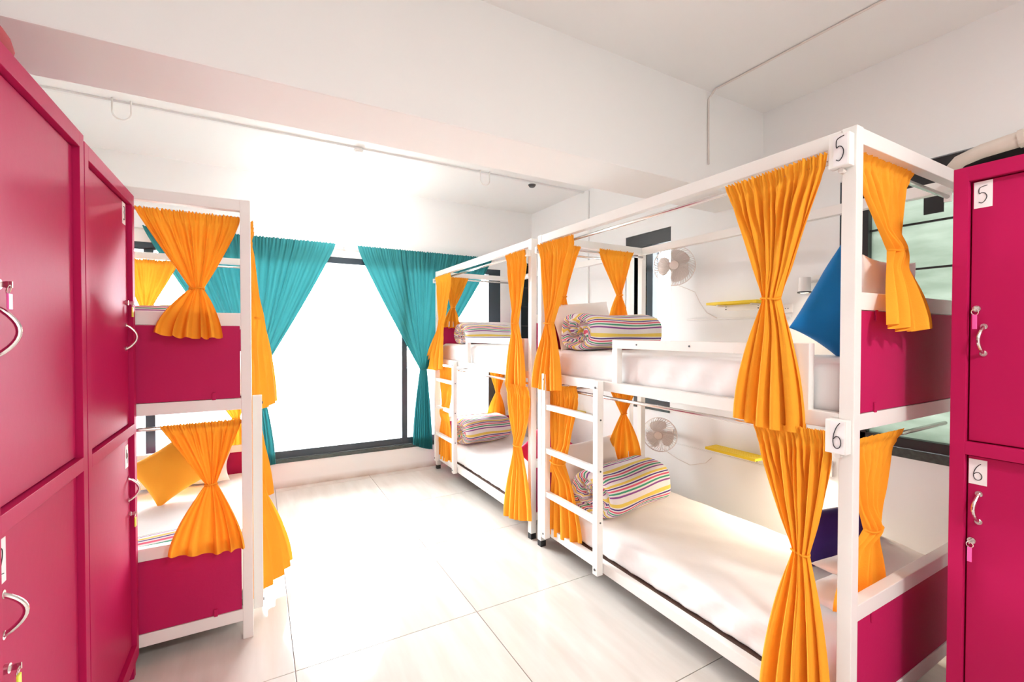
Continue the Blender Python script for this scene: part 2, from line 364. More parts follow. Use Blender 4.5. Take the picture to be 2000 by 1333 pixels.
# ------------------------------------------------------------------ lockers
def numeral_pts(ch):
    if ch == '5': P = [(.78, .95), (.25, .86), (.22, .56), (.40, .60), (.62, .55), (.76, .38), (.66, .18), (.42, .06), (.2, .12)]
    elif ch == '6': P = [(.72, .97), (.50, .84), (.30, .62), (.20, .36), (.26, .14), (.48, .05), (.72, .12), (.80, .28), (.68, .44), (.45, .48), (.24, .38)]
    elif ch == '1': P = [(.30, .80), (.5, .95), (.5, .5), (.5, .08), (.3, .08), (.75, .08)]
    elif ch == '2': P = [(.25, .78), (.42, .94), (.65, .88), (.68, .68), (.5, .42), (.22, .10), (.5, .13), (.82, .10)]
    elif ch == '3': P = [(.25, .90), (.55, .95), (.70, .78), (.48, .56), (.72, .42), (.70, .18), (.42, .06), (.22, .14)]
    else: P = [(.35, .95), (.2, .45), (.8, .45), (.62, .70), (.62, .05)]
    Q = []
    for i in range(len(P)-1):
        p0 = P[max(i-1, 0)]; p1 = P[i]; p2 = P[i+1]; p3 = P[min(i+2, len(P)-1)]
        for k in range(4):
            t = k/4
            Q.append(tuple(.5*((2*p1[j])+(-p0[j]+p2[j])*t+(2*p0[j]-5*p1[j]+4*p2[j]-p3[j])*t*t+(-p0[j]+3*p1[j]-3*p2[j]+p3[j])*t**3) for j in (0, 1)))
    Q.append(P[-1]); return Q
def numeral(ch, x, ya, yb, z0, z1, r, parent):
    # ya is the reader's left edge
    pts = [(x, ya+(yb-ya)*(.12+.76*u), z0+(z1-z0)*(.14+.72*v)) for u, v in numeral_pts(ch)]
    return obj('numeral', tube(BM(), pts, r, 5), INK, parent, label='black handwritten figure '+ch)
def locker(name, label, fx, s, ya, yb, zt, zs, doors, depth, group):
    """fx front plane, s=+1 the front faces +x, -1 faces -x; ya..yb along the wall; zs the two z limits of the middle rail"""
    t = thing(name, label, 'locker', (fx-s*depth/2, (ya+yb)/2, 0), group)
    bk = fx-s*depth; st = .036; rec = .016
    obj('body', b1(fx-s*.035, bk, ya, yb, .07, zt-.004, bev=.002), PINKL, t)
    bm = BM(); f0 = fx-s*.036
    box(bm, f0, fx, ya, ya+st, .07, zt, bev=.0015); box(bm, f0, fx, yb-st, yb, .07, zt, bev=.0015)
    box(bm, f0, fx, ya+st-.001, yb-st+.001, zt-.045, zt, bev=.0015); box(bm, f0, fx, ya+st-.001, yb-st+.001, zs[0], zs[1], bev=.0015)
    box(bm, f0, fx, ya+st-.001, yb-st+.001, .07, .13, bev=.0015)
    obj('front_frame', bm, PINKL, t)
    for y in (ya+.02, yb-.05):
        for x in (fx-s*.008, bk+s*.035):
            obj('leg', b1(x, x-s*.03, y, y+.03, 0, .072), PINKL, t)
    for (z0, z1, d) in ((zs[1]+.004, zt-.049, doors[0]), (.134, zs[0]-.004, doors[1])):
        dy0, dy1 = ya+st+.004, yb-st-.004
        dr = obj('door', b1(fx-s*(rec+.016), fx-s*rec, dy0, dy1, z0, z1, bev=.002), PINKL, t)
        fd = fx-s*rec
        hy, h0, h1 = d['h']
        pts = [(fd, hy, h0)]+[(fd+s*(.034*math.sin(math.pi*k/12)**.8), hy+.004*math.sin(math.pi*k/12), h0+(h1-h0)*k/12) for k in range(1, 12)]+[(fd, hy, h1)]
        bm = tube(BM(), pts, .0052, 10)
        cyl(bm, (fd-.001*s, hy, h0), (fd+s*.003, hy, h0), .009, 14); cyl(bm, (fd-.001*s, hy, h1), (fd+s*.003, hy, h1), .009, 14)
        obj('handle', bm, CHROME, dr, smooth=False, label='curved chrome handle')
        c0, c1, cz0, cz1 = d['card']
        obj('number_card', b1(fd, fd+s*.0012, c0, c1, cz0, cz1), CARD, dr, label='white paper card')
        # reader's left: for a front facing -x the reader's left is +y; for +x it is -y
        a, b = (c1, c0) if s < 0 else (c0, c1)
        numeral(d['n'], fd+s*.0016, a, b, cz0, cz1, .0011, dr)
        ly, lz = d['lock']
        bm = BM(); cyl(bm, (fd-s*.001, ly, lz), (fd+s*.008, ly, lz), .010, 16); box(bm, fd+s*.008, fd+s*.020, ly-.0015, ly+.0015, lz-.006, lz+.006)
        obj('lock', bm, CHROME, dr, label='round metal lock')
        k = thing('key', d['klabel'], 'key', (fd+s*.018, ly, lz), 'keys hanging in the locker doors')
        ring = [(fd+s*.020+s*.002*math.cos(a), ly+.008*math.sin(a), lz-.010+.009*math.cos(a)) for a in [2*math.pi*q/16 for q in range(16)]]
        obj('key_ring', tube(BM(), ring, .0012, 6, closed=True), CHROME, k)
        obj('key_bow', box(BM(), fd+s*.014, fd+s*.026, ly-.0012, ly+.0012, lz-.007, lz+.007, bev=.001), CHROME, k)
        L = d.get('tl', .045); w = d.get('tw', .006)
        obj('tag', b1(fd+s*.019, fd+s*.023, ly-w, ly+w, lz-.019-L, lz-.018, bev=.0015), d['tm'], k, label=d['tlab'])
    return t
locker('locker', 'magenta two-door locker at the far left edge, nearest the camera, doors numbered 1 and 2', -.444, 1, 1.232, 1.792, 2.006, (1.020, 1.060),
       [dict(h=(1.300, 1.375, 1.475), card=(1.277, 1.322, 1.855, 1.945), n='1', lock=(1.303, 1.520), tm=PINKTAG, tlab='pink plastic key tag', tl=.032, tw=.009, klabel='key with wide pink tag in the upper door of locker 1, at the left edge'),
        dict(h=(1.313, .800, .885), card=(1.283, 1.328, .908, 1.000), n='2', lock=(1.318, .727), tm=GREENTAG, tlab='yellow-green plastic key tag', tl=.035, tw=.008, klabel='key with yellow-green tag at the bottom left below the handle of door 2')], .5, 'magenta lockers')
locker('locker', 'magenta two-door locker standing between the left edge locker and the left bunk', -.444, 1, 1.798, 2.413, 1.992, (1.010, 1.050),
       [dict(h=(2.335, 1.360, 1.455), card=(2.300, 2.345, 1.855, 1.940), n='3', lock=(2.345, 1.545), tm=BRASS, tlab='yellow key tag', tl=.038, tw=.010, klabel='key with square yellow tag in the upper door of the locker beside the left bunk'),
        dict(h=(2.345, .745, .835), card=(2.300, 2.345, .885, .975), n='4', lock=(2.350, .690), tm=GREENTAG, tlab='yellow-green plastic key tag', tl=.035, tw=.010, klabel='key with yellow-green tag in the lower door of the locker beside the left bunk')], .5, 'magenta lockers')
locker('locker', 'magenta two-door locker at the right edge, doors numbered 5 and 6', 1.935, -1, -.02, .574, 1.944, (1.044, 1.084),
       [dict(h=(.503, 1.362, 1.445), card=(.489, .530, 1.812, 1.893), n='5', lock=(.519, 1.500), tm=PINKTAG, tlab='pink plastic key tag', tl=.044, tw=.0055, klabel='key with pink tag in the upper door, numbered 5, of the right-hand locker'),
        dict(h=(.508, .838, .925), card=(.491, .532, .953, 1.031), n='6', lock=(.522, .775), tm=PINKTAG, tlab='pink plastic key tag', tl=.044, tw=.0055, klabel='key with pink tag in the lower door, numbered 6, of the right-hand locker')], .5, 'magenta lockers')
# small dark red bundle on top of the left locker
bm = BM(); bmesh.ops.create_uvsphere(bm, u_segments=24, v_segments=14, radius=1)
for v in bm.verts:
    v.co = Vector((v.co.x*.09, v.co.y*.17, v.co.z*.040*(1+.08*math.sin(9*v.co.y)))) + Vector((-.545, 1.345, 2.046))
tag(obj('folded_cloth', bm, mat('dark_red_cloth', (.45, .06, .08), .8, bump=.3, bscale=20), smooth=True), 'dark red folded cloth lying on top of the left edge locker', 'cloth')

# ------------------------------------------------------------------ bunk beds
PT = .042
def bunk(label, xf, s, y0, y1, dz, feet, ladder, guard, group, sign=None):
    """xf outer front plane; s=+1 bed extends to +x, -1 to -x; y0 near end, y1 far end"""
    D = .95; t = thing('bunk_bed', label, 'bunk bed', (xf+s*D/2, (y0+y1)/2, 0), group)
    X = lambda v: xf+s*v
    T = 2.077+dz
    zb = .04 if feet else 0.0
    bv = .0025
    for (v0, yy) in ((0, y0), (0, y1-PT), (D-PT, y0), (D-PT, y1-PT)):
        obj('post', b1(X(v0), X(v0+PT), yy, yy+PT, zb, T, bev=bv), FRAME, t)
        if feet: obj('foot', b1(X(v0)+.001*s, X(v0+PT)-.001*s, yy+.001, yy+PT-.001, 0, zb+.002), RUBBER, t, label='black rubber foot')
    ya, yb = y0+PT-.001, y1-PT+.001
    e = .002
    for v0 in (0, D-PT):
        obj('top_rail', b1(X(v0+e), X(v0+PT-e), ya, yb, T-.052, T-.0015, bev=bv), FRAME, t)
        obj('deck_rail', b1(X(v0+e), X(v0+PT-e), ya, yb, 1.112+dz, 1.164+dz, bev=bv), FRAME, t)
        obj('bottom_rail', b1(X(v0+e), X(v0+PT-e), ya, yb, .112+dz, .166+dz, bev=bv), FRAME, t)
    xa, xb = X(PT-.001), X(D-PT+.001)
    for yy in (y0, y1-PT):
        q0, q1 = yy+e, yy+PT-e
        obj('top_rail', b1(xa, xb, q0, q1, T-.052, T-.0015, bev=bv), FRAME, t)
        obj('deck_rail', b1(xa, xb, q0, q1, 1.112+dz, 1.164+dz, bev=bv), FRAME, t)
        obj('head_rail', b1(xa, xb, q0, q1, 1.499+dz, 1.556+dz, bev=bv), FRAME, t)
        obj('head_rail', b1(xa, xb, q0, q1, .492+dz, .545+dz, bev=bv), FRAME, t)
        obj('bottom_rail', b1(xa, xb, q0, q1, .126+dz, .180+dz, bev=bv), FRAME, t)
        p0, p1 = (yy+.006, yy+.022) if yy == y0 else (yy+PT-.022, yy+PT-.006)
        for (z0, z1) in ((1.166, 1.497), (.182, .490)):
            pn = obj('end_panel', b1(X(PT+.004), X(D-PT-.004), p0, p1, z0+dz, z1+dz, bev=.001), PINKP, t, label='magenta painted end panel')
            fy = yy-.001 if yy == y0 else yy+PT
            for v in (.14, .81):
                for zz in (z0-.004, z1-.030):
                    obj('clip', b1(X(v), X(v+.014), fy+.001 if yy == y0 else fy-.006, fy+.006 if yy == y0 else fy, zz+dz, zz+.034+dz, bev=.001), PINKP, pn)
    # boards under the mattresses
    for z in (.146, 1.114):
        obj('bed_board', b1(X(PT+.004), X(D-PT-.004), y0+PT+.004, y1-PT-.004, z+dz, z+.016+dz), PLY, t, label='dark board under the mattress')
    # ladder
    l0, l1 = ladder
    lx0, lx1 = X(-.042), X(-.002)
    ld = obj('ladder', box(box(BM(), lx0, lx1, l0, l0+.04, .105, 1.166+dz, bev=bv), lx0, lx1, l1-.04, l1, .105, 1.166+dz, bev=bv), FRAME, t)
    for z in (.395, .675, .955):
        obj('rung', b1(lx0+.006*s, lx1-.004*s, l0+.039, l1-.039, z-.017, z+.017, bev=bv), FRAME, ld)
    bm = BM()
    for yy in (l0+.02, l1-.02):
        for z in (.135, 1.13+dz): cyl(bm, (lx0+.001*s, yy, z), (lx0-.004*s, yy, z), .0065, 12)
    for z in ((.395, .675, .955) if feet else ()): cyl(bm, (lx1-.020*s, l0-.003, z), (lx1-.020*s, l0+.001, z), .005, 10)
    obj('bolt', bm, GREYPL, ld)
    # guard rail
    g0, g1 = guard; gx0, gx1 = X(.002), X(.036)
    bm = BM(); box(bm, gx0, gx1, g0, g1, 1.345+dz, 1.390+dz, bev=bv); box(bm, gx0, gx1, g1-.040, g1, 1.160+dz, 1.348+dz, bev=bv); box(bm, gx0, gx1, g0, g0+.062, 1.160+dz, 1.348+dz, bev=bv)
    gr = obj('guard_rail', bm, FRAME, t)
    bm = BM()
    for k in (.18, .5, .82): cyl(bm, (gx0+.001*s, g0+(g1-g0)*k, 1.368+dz), (gx0-.002*s, g0+(g1-g0)*k, 1.368+dz), .0045, 10)
    obj('screw', bm, GREYPL, gr)
    # curtain rods: front pair outside the posts, end pairs inside
    rr = .0085
    rv = -.020 if feet else .030
    obj('curtain_rod', cyl(BM(), (X(rv), y0+.03, 1.976+dz), (X(rv), y1-.03, 1.976+dz), rr, 14), CHROME, t, smooth=True, label='thin steel curtain rod')
    obj('curtain_rod', cyl(BM(), (X(.020), y0+.045, 1.075+dz), (X(.020), y1-.045, 1.075+dz), rr, 14), CHROME, t, smooth=True, label='thin steel curtain rod')
    for yy in (y0+PT+.016, y1-PT-.016):
        for z in (2.000, 1.045):
            obj('curtain_rod', cyl(BM(), (X(PT), yy, z+dz), (X(D-PT), yy, z+dz), rr, 14), CHROME, t, smooth=True, label='thin steel curtain rod')
    bm = BM()
    for yy in ((y0+.022, y1-.022) if feet and not sign else ((y1-.022,) if feet else ())): obj('rod_bracket', b1(X(-.032), X(.001), yy-.012, yy+.012, 1.955+dz, 2.0+dz, bev=.003), WHITEPL, t)
    for yy in (y0+PT+.004, y1-PT-.028): obj('rod_bracket', b1(X(D-PT-.012), X(D-PT+.001), yy, yy+.024, 1.98+dz, 2.02+dz, bev=.002), WHITEPL, t)
    if sign:
        for ch, z0, z1 in sign:
            sp = obj('number_plate', b1(X(-.034), X(-.001), y0+.006, y0+.066, z0, z1, bev=.003), WHITEPL, t, label='white plate with a handwritten '+ch)
            obj('plate_card', b1(X(-.0352), X(-.034), y0+.010, y0+.050, z0+.004, z1-.004), CARD, sp)
            numeral(ch, X(-.0362), y0+.055, y0+.006, z0-.004, z1+.012, .0014, sp)
            bm = cyl(BM(), (X(-.020), y0+.036, z0-.009), (X(-.001), y0+.036, z0-.009), .0085, 14); obj('plate_hook', bm, CASING, sp)
    return t
bunk('white steel bunk bed at the right with magenta end panels, posts numbered 5 and 6', 1.636, 1, .712, 2.558, 0, True, (1.893, 2.445), (.847, 1.831), 'curtained bunk beds', [('5', 1.950, 2.052), ('6', 1.040, 1.148)])
bunk('white steel bunk bed at the far right, next to the window wall', 1.636, 1, 2.640, 4.560, 0, True, (3.960, 4.490), (2.735, 3.770), 'curtained bunk beds')
bunk('white steel bunk bed at the left with magenta end panels, beyond the lockers', -.026, -1, 2.426, 4.36, -.040, False, (2.47, 2.99), (3.10, 4.10), 'curtained bunk beds')

# ------------------------------------------------------------------ mattresses
def mattress(label, x0, x1, y0, y1, z0, z1, seed=1):
    rnd = random.Random(seed); ph = [rnd.uniform(0, 6) for _ in range(8)]
    nx, ny, nz = 26, 52, 7; bm = BM()
    cx, cy, cz = (x0+x1)/2, (y0+y1)/2, (z0+z1)/2; hx, hy, hz = (x1-x0)/2, (y1-y0)/2, (z1-z0)/2; r = .035
    def P(u, v, w):
        p = Vector((u*hx, v*hy, w*hz))
        q = Vector((max(-hx+r, min(hx-r, p.x)), max(-hy+r, min(hy-r, p.y)), max(-hz+r, min(hz-r, p.z))))
        d = p-q
        if d.length > 1e-6: p = q+d.normalized()*r
        side = 1-abs(w)*.6
        if abs(u) > .999: p.x += math.copysign(1, u)*side*(.006*math.sin(v*31+ph[0]+3*w)+.005*math.sin(v*63+ph[1]-2*w)*(1-w)*.6)
        if abs(v) > .999: p.y += math.copysign(1, v)*side*.003*math.sin(u*30+ph[2])
        if w > .99: p.z += .0035*math.sin(u*5+ph[3])*math.sin(v*9+ph[4])+.0018*math.sin(u*13+v*17+ph[5])-.004*(u*u)
        return bm.verts.new(p+Vector((cx, cy, cz)))
    def grid(f, a, b):
        g = [[f(i/a*2-1, j/b*2-1) for j in range(b+1)] for i in range(a+1)]
        for i in range(a):
            for j in range(b): bm.faces.new((g[i][j], g[i+1][j], g[i+1][j+1], g[i][j+1]))
    grid(lambda u, v: P(u, v, 1), nx, ny); grid(lambda u, v: P(u, v, -1), nx, ny)
    grid(lambda v, w: P(-1, v, w), ny, nz); grid(lambda v, w: P(1, v, w), ny, nz)
    grid(lambda u, w: P(u, -1, w), nx, nz); grid(lambda u, w: P(u, 1, w), nx, nz)
    bmesh.ops.remove_doubles(bm, verts=bm.verts, dist=.0012)
    return tag(obj('mattress', bm, SHEET, smooth=True, org=(cx, cy, z0)), label, 'mattress', 'sheeted mattresses on the bunks')
mattress('white-sheeted mattress on the lower right bunk numbered 6', 1.684, 2.540, .762, 2.508, .164, .325, 1)
mattress('white-sheeted mattress on the upper right bunk numbered 5, behind the guard rail', 1.684, 2.540, .762, 2.508, 1.131, 1.322, 2)
mattress('white-sheeted mattress on the lower level of the far right bunk', 1.684, 2.540, 2.690, 4.510, .164, .325, 3)
mattress('white-sheeted mattress on the upper level of the far right bunk', 1.684, 2.540, 2.690, 4.510, 1.131, 1.322, 4)
mattress('white-sheeted mattress on the lower level of the left bunk', -.930, -.074, 2.476, 4.310, .124, .290, 5)
mattress('white-sheeted mattress on the upper level of the left bunk', -.930, -.074, 2.476, 4.310, 1.092, 1.285, 6)

# ------------------------------------------------------------------ pillows and cushions
def pillow(name, label, cat, m, loc, size, rot, seed=1, group=None, pinch=.09):
    rnd = random.Random(seed); ph = [rnd.uniform(0, 6.3) for _ in range(8)]
    n = 26; bm = BM(); w, h, t = size
    M = Matrix.Translation(loc) @ Matrix.Rotation(R(rot[2]), 4, 'Z') @ Matrix.Rotation(R(rot[0]), 4, 'X') @ Matrix.Rotation(R(rot[1]), 4, 'Z')
    G = []
    for sgn in (1, -1):
        g = []
        for i in range(n+1):
            row = []
            for j in range(n+1):
                u = math.sin((i/n*2-1)*math.pi/2); v = math.sin((j/n*2-1)*math.pi/2)
                x = w/2*u*(1-pinch*(1-v*v)**1.0*(abs(u)**2)); y = h/2*v*(1-pinch*(1-u*u)*(abs(v)**2))
                e = (max(0, 1-u*u)**.42)*(max(0, 1-v*v)**.42)
                wr = 1+.05*math.sin(5*u+3*v+ph[0])+.04*math.sin(9*u-6*v+ph[1])+.03*math.sin(13*v+ph[2])*abs(u)
                z = sgn*t/2*e*wr
                z += .012*math.sin(2.2*u+ph[3])*v
                row.append(bm.verts.new(M @ Vector((x, y, z))))
            g.append(row)
        G.append(g)
        for i in range(n):
            for j in range(n):
                f = (g[i][j], g[i+1][j], g[i+1][j+1], g[i][j+1])
                bm.faces.new(f if sgn > 0 else f[::-1])
    bmesh.ops.remove_doubles(bm, verts=bm.verts, dist=.0008)
    return tag(obj(name, bm, m, smooth=True, org=loc), label, cat, group)
WP = 'white pillows on the bunks'
pillow('cushion', 'bright blue square cushion propped at the head of upper bunk 5', 'cushion', BLUE, (2.32, 1.04, 1.540), (.43, .39, .13), (98, 60, -25), 3)
pillow('pillow', 'white pillow standing behind the blue cushion on upper bunk 5', 'pillow', PILLOW, (2.17, .845, 1.530), (.40, .38, .09), (95, 0, 0), 5, WP)
pillow('pillow', 'white pillow lying against the head rail of upper bunk 5, nearest the wall', 'pillow', PILLOW, (2.37, .87, 1.500), (.32, .19, .12), (6, 0, -3), 6, WP)
pillow('pillow', 'white pillow under the one by the wall on upper bunk 5', 'pillow', PILLOW, (2.38, .865, 1.385), (.28, .17, .12), (0, 0, 0), 16, WP)
pillow('cushion', 'dark purple square cushion propped at the head of lower bunk 6', 'cushion', PURPLE, (2.38, 1.09, .488), (.38, .28, .13), (102, 16, -30), 7)
pillow('pillow', 'bottom white pillow of the two stacked at the head of lower bunk 6', 'pillow', PILLOW, (2.20, .895, .375), (.64, .26, .10), (3, 0, 2), 8, WP)
pillow('pillow', 'top white pillow of the two stacked at the head of lower bunk 6', 'pillow', PILLOW, (2.28, .89, .455), (.54, .25, .09), (3, 0, -3), 9, WP)
pillow('pillow', 'cream pillow standing at the foot of lower bunk 6, behind the striped quilt', 'pillow', PILLOW, (1.97, 2.45, .510), (.62, .36, .11), (68, 2, 2), 10, WP)
pillow('cushion', 'magenta cushion tip showing behind the cream pillow, on the far right lower bunk', 'cushion', MAGC, (1.87, 2.78, .560), (.36, .36, .12), (80, 42, -10), 11)
pillow('pillow', 'white pillow standing behind the striped quilt on upper bunk 5', 'pillow', PILLOW, (1.95, 2.455, 1.480), (.52, .34, .11), (70, 4, 0), 12, WP)
pillow('pillow', 'white pillow behind the orange cushion on the left lower bunk', 'pillow', PILLOW, (-.50, 4.16, .400), (.62, .34, .15), (24, 0, 0), 13, WP)
pillow('cushion', 'orange square cushion leaning on the left lower bunk', 'cushion', ORCU, (-.52, 3.86, .485), (.38, .36, .14), (60, 32, 4), 14)

# ------------------------------------------------------------------ striped quilts, folded into fat rolls
def quilt(label, c, L, W, H, rotz, seed=1, rep=2.1, tilt=0):
    rnd = random.Random(seed); ph = [rnd.uniform(0, 6.3) for _ in range(9)]
    bm = BM(); uvl = bm.loops.layers.uv.new('UVMap'); nL, nA = 44, 72; rows = []; data = {}
    M = Matrix.Translation(c) @ Matrix.Rotation(R(rotz), 4, 'Z') @ Matrix.Rotation(R(tilt), 4, 'Y')
    def ring(x, k, a, dx=0, sw=0):
        ca, sa = math.cos(a), math.sin(a); p = .72
        y = W/2*k*math.copysign(abs(ca)**p, ca); z = H/2*k*math.copysign(abs(sa)**p, sa)
        lump = 1+.03*math.sin(3*a+7*x/L+ph[0])+.02*math.sin(5*a-9*x/L+ph[1])
        return Vector((x+dx, y*lump, z*lump+(.006*math.sin(6*x/L+ph[2]) if sa > 0 else 0)))
    spec = []
    for i in range(nL+1):
        f = i/nL; x = (f-.5)*L
        e = min(1, (f/.10)) if f < .10 else (min(1, (1-f)/.07) if f > .93 else 1)
        k = .80+.20*math.sqrt(max(0, 1-(1-e)**2)) if e < 1 else 1
        spec.append((x, k, 0, 0))
    cap0 = [(-L/2, .80*(1-j/9), j, 1) for j in range(1, 9)]; cap1 = [(L/2, .80*(1-j/9), j, 2) for j in range(1, 9)]
    allr = cap0[::-1]+spec+cap1
    for (x, k, j, c_) in allr:
        row = []
        for q in range(nA):
            a = 2*math.pi*q/nA
            dx = 0
            if c_: # gathered, spiralling folds of the end
                dx = (.020*math.sin(3*a+j*1.05+ph[3])+.012*math.sin(7*a-j*1.7+ph[4]))*(min(1, j/3))*(-1 if c_ == 1 else .5) - (.006*j if c_ == 1 else -.002*j)*(-1)
            v = bm.verts.new(M @ ring(x, k, a, dx)); 
            off = .35*j*.30+.25*math.sin(3*a+j+ph[5]) *(j > 1) if c_ else 0
            data[v] = (x/L, a, off); row.append(v)
        rows.append(row)
    def uvof(v, q): 
        x, a, off = data[v]
        return (x, (q/nA)*round(rep*4)+off)
    for i in range(len(rows)-1):
        for q in range(nA):
            q2 = (q+1) % nA
            f = bm.faces.new((rows[i][q], rows[i][q2], rows[i+1][q2], rows[i+1][q]))
            for lp, qq in zip(f.loops, (q, q+1, q+1, q)): lp[uvl].uv = uvof(lp.vert, qq)
    for row in (rows[0], rows[-1]):
        f = bm.faces.new(row)
        for lp in f.loops: lp[uvl].uv = (0, .1)
    return tag(obj('quilt', bm, STRIPE, smooth=True, org=c), label, 'quilt', 'striped quilts folded on the bunks')
quilt('multicoloured striped quilt folded into a roll on upper bunk 5', (1.995, 2.235, 1.434), .60, .34, .225, 2, 1)
quilt('multicoloured striped quilt folded into a roll on lower bunk 6', (2.03, 2.17, .455), .60, .36, .26, 10, 2)
quilt('pale sunlit striped quilt rolled on the upper level of the far right bunk', (2.00, 4.16, 1.425), .52, .34, .205, 2, 3)
quilt('pale sunlit striped quilt rolled on the lower level of the far right bunk', (2.00, 4.20, .455), .54, .34, .26, 8, 4)
quilt('striped quilt folded flat at the near end of the left lower bunk', (-.55, 2.69, .362), .66, .38, .145, 3, 5, 2.4)
quilt('striped quilt at the near end of the left upper bunk, behind the orange curtain', (-.62, 2.72, 1.425), .56, .38, .275, 2, 6, 2.4)

# ------------------------------------------------------------------ curtains
def curtain(name, label, m, axis, plane, top, tie, bot, zt, ztie, zb, wt, nf=9, amp=.018, seed=1, group=None, out=1, flare=0.0, belly=.0, tiecord=True, skew=0, lean=0.0):
    """axis: direction in which the curtain is spread ('x' or 'y'); plane: the other coordinate.
    top=(a,b), tie=centre, bot=(a,b); zt, zb may be pairs; out: which side the folds bulge to"""
    rnd = random.Random(seed); ph = [rnd.uniform(0, 6.3) for _ in range(10)]
    bm = BM(); nS = nf*12; up, dn = 36, 26
    zt = zt if isinstance(zt, tuple) else (zt, zt); zb = zb if isinstance(zb, tuple) else (zb, zb)
    sg = 1 if top[1] > top[0] else -1
    def table(n):
        w = [rnd.uniform(.5, 1.5) for _ in range(n)]; c = [0]
        for q in w: c.append(c[-1]+q)
        c = [q/c[-1] for q in c]; return c, [rnd.uniform(.45, 1.3) for _ in range(n+1)]
    def fold(tb, s):
        c, h = tb
        for k in range(len(c)-1):
            if s <= c[k+1]+1e-9:
                f = (s-c[k])/(c[k+1]-c[k]); v = math.sin(math.pi*f)
                return (v**.75)*h[k]*(1 if k % 2 == 0 else -1), k+f
        return 0, len(c)-1
    fine = table(nf*2); wide = table(max(4, int(nf*.9))); ruff = table(nf*5)
    def P(s, t, part):
        f1, k1 = fold(fine, s); f2, k2 = fold(wide, s)
        if part == 0:
            e = t; q = e**1.1
            a = top[0]+(tie-sg*wt/2-top[0])*q; b = top[1]+(tie+sg*wt/2-top[1])*q
            bl = belly*math.sin(math.pi*e); a -= sg*bl; b += sg*bl
            z = (zt[0]+(zt[1]-zt[0])*s)*(1-e)+ztie*e
            mixw = sstep((e-.10)/.6)*.75
            A = amp*(.30+.70*sstep(e/.30)); off = lean*e*(s if skew == 3 else 1)
            pc = sstep((t-.72)/.28)
        else:
            e = t; g = 1-(1-e)**1.6
            a = tie-sg*wt/2+(bot[0]-tie+sg*wt/2)*g; b = tie+sg*wt/2+(bot[1]-tie-sg*wt/2)*g
            z = ztie*(1-e)+(zb[0]+(zb[1]-zb[0])*s)*e
            z += (-.012*math.sin(math.pi*s)+.005*f2)*e
            mixw = .75+.25*g
            A = amp*(.7+.75*g); off = (lean+flare*g)*s if skew == 3 else lean+flare*g
            pc = 1-sstep(t/.30)
        x = a+(b-a)*s
        n = A*(f1*(1-mixw)+1.25*f2*mixw)+A*.10*math.sin(9*s+ph[2]+5*t)
        if part == 0 and t < .17:      # gathered rod pocket and ruffle
            hh = 1-t/.17; f3, k3 = fold(ruff, s)
            n = n*(1-.5*hh)+.006*hh*f3+.019*hh
            if t < .04: z += .010*(1-t/.04)+.004*f3*(t < .02)
            if .05 < t < .09: n -= .004
        n = n*(1-.75*pc)+pc*(wt*.36*math.sqrt(max(0, 1-(2*s-1)**2))*(1+.3*f2))
        x += (1-pc)*.22*A*math.cos(math.pi*k2)*(0 if (part == 0 and t < .05) else 1)
        nn = plane+out*(n+off)
        return bm.verts.new((x, nn, z) if axis == 'x' else (nn, x, z))
    rows = [[P(j/nS, i/up, 0) for j in range(nS+1)] for i in range(up+1)]+[[P(j/nS, i/dn, 1) for j in range(nS+1)] for i in range(1, dn+1)]
    for i in range(len(rows)-1):
        for j in range(nS): bm.faces.new((rows[i][j], rows[i][j+1], rows[i+1][j+1], rows[i+1][j]))
    cz = sum(zt)/2
    t = thing(name, label, 'curtain', ((tie, plane, cz) if axis == 'x' else (plane, tie, cz)), group)
    obj('cloth', bm, m, t, smooth=True)
    if tiecord:
        pts = []
        for q in range(28):
            a = 2*math.pi*q/28; du = (wt/2+.003)*math.cos(a); dn_ = lean*(.5 if skew == 3 else 1)+wt*.19+(wt*.22+.004)*math.sin(a)
            pts.append((tie+du, plane+out*dn_, ztie+.003*math.sin(a*2)) if axis == 'x' else (plane+out*dn_, tie+du, ztie+.003*math.sin(a*2)))
        obj('tie_cord', tube(BM(), pts, .0038, 6, closed=True), m, t, smooth=True)
    return t
OC = 'orange tied curtains of the bunks'
F = 1.612
curtain('curtain', 'orange tied curtain on the front of upper bunk 5, beside the number 5 plate', ORANGE, 'y', F, (1.140, .775), .960, (1.098, .845), (1.985, 1.995), 1.548, (1.100, 1.085), .062, 12, .020, 1, OC, -1, belly=-.01)
curtain('curtain', 'orange tied curtain on the front of lower bunk 6, below the number 6 plate', ORANGE, 'y', F+.014, (1.025, .768), .858, (.995, .760), (1.088, 1.098), .673, (.10, .10), .052, 11, .018, 2, OC, -1, belly=.006)
curtain('curtain', 'orange tied curtain across the near end of upper bunk 5, behind the corner post', ORANGE, 'x', .764, (1.690, 2.150), 2.020, (1.700, 2.030), 2.024, 1.722, (1.450, 1.440), .085, 10, .014, 3, OC, -1, flare=.105)
curtain('curtain', 'orange tied curtain across the near end of lower bunk 6, behind the corner post', ORANGE, 'x', .764, (1.690, 2.080), 1.955, (1.700, 2.060), 1.062, .713, (.475, .44), .085, 10, .012, 4, OC, -1, lean=-.035)
curtain('curtain', 'orange tied curtain on the front of upper bunk 5, at its far end', ORANGE, 'y', F, (2.495, 2.110), 2.370, (2.575, 2.255), (1.992, 1.986), 1.489, (1.065, 1.075), .080, 11, .018, 5, OC, -1)
curtain('curtain', 'orange tied curtain behind the ladder of lower bunk 6', ORANGE, 'y', 1.652, (2.455, 2.130), 2.325, (2.430, 2.105), 1.090, .615, (.125, .19), .120, 11, .016, 6, OC, -1)
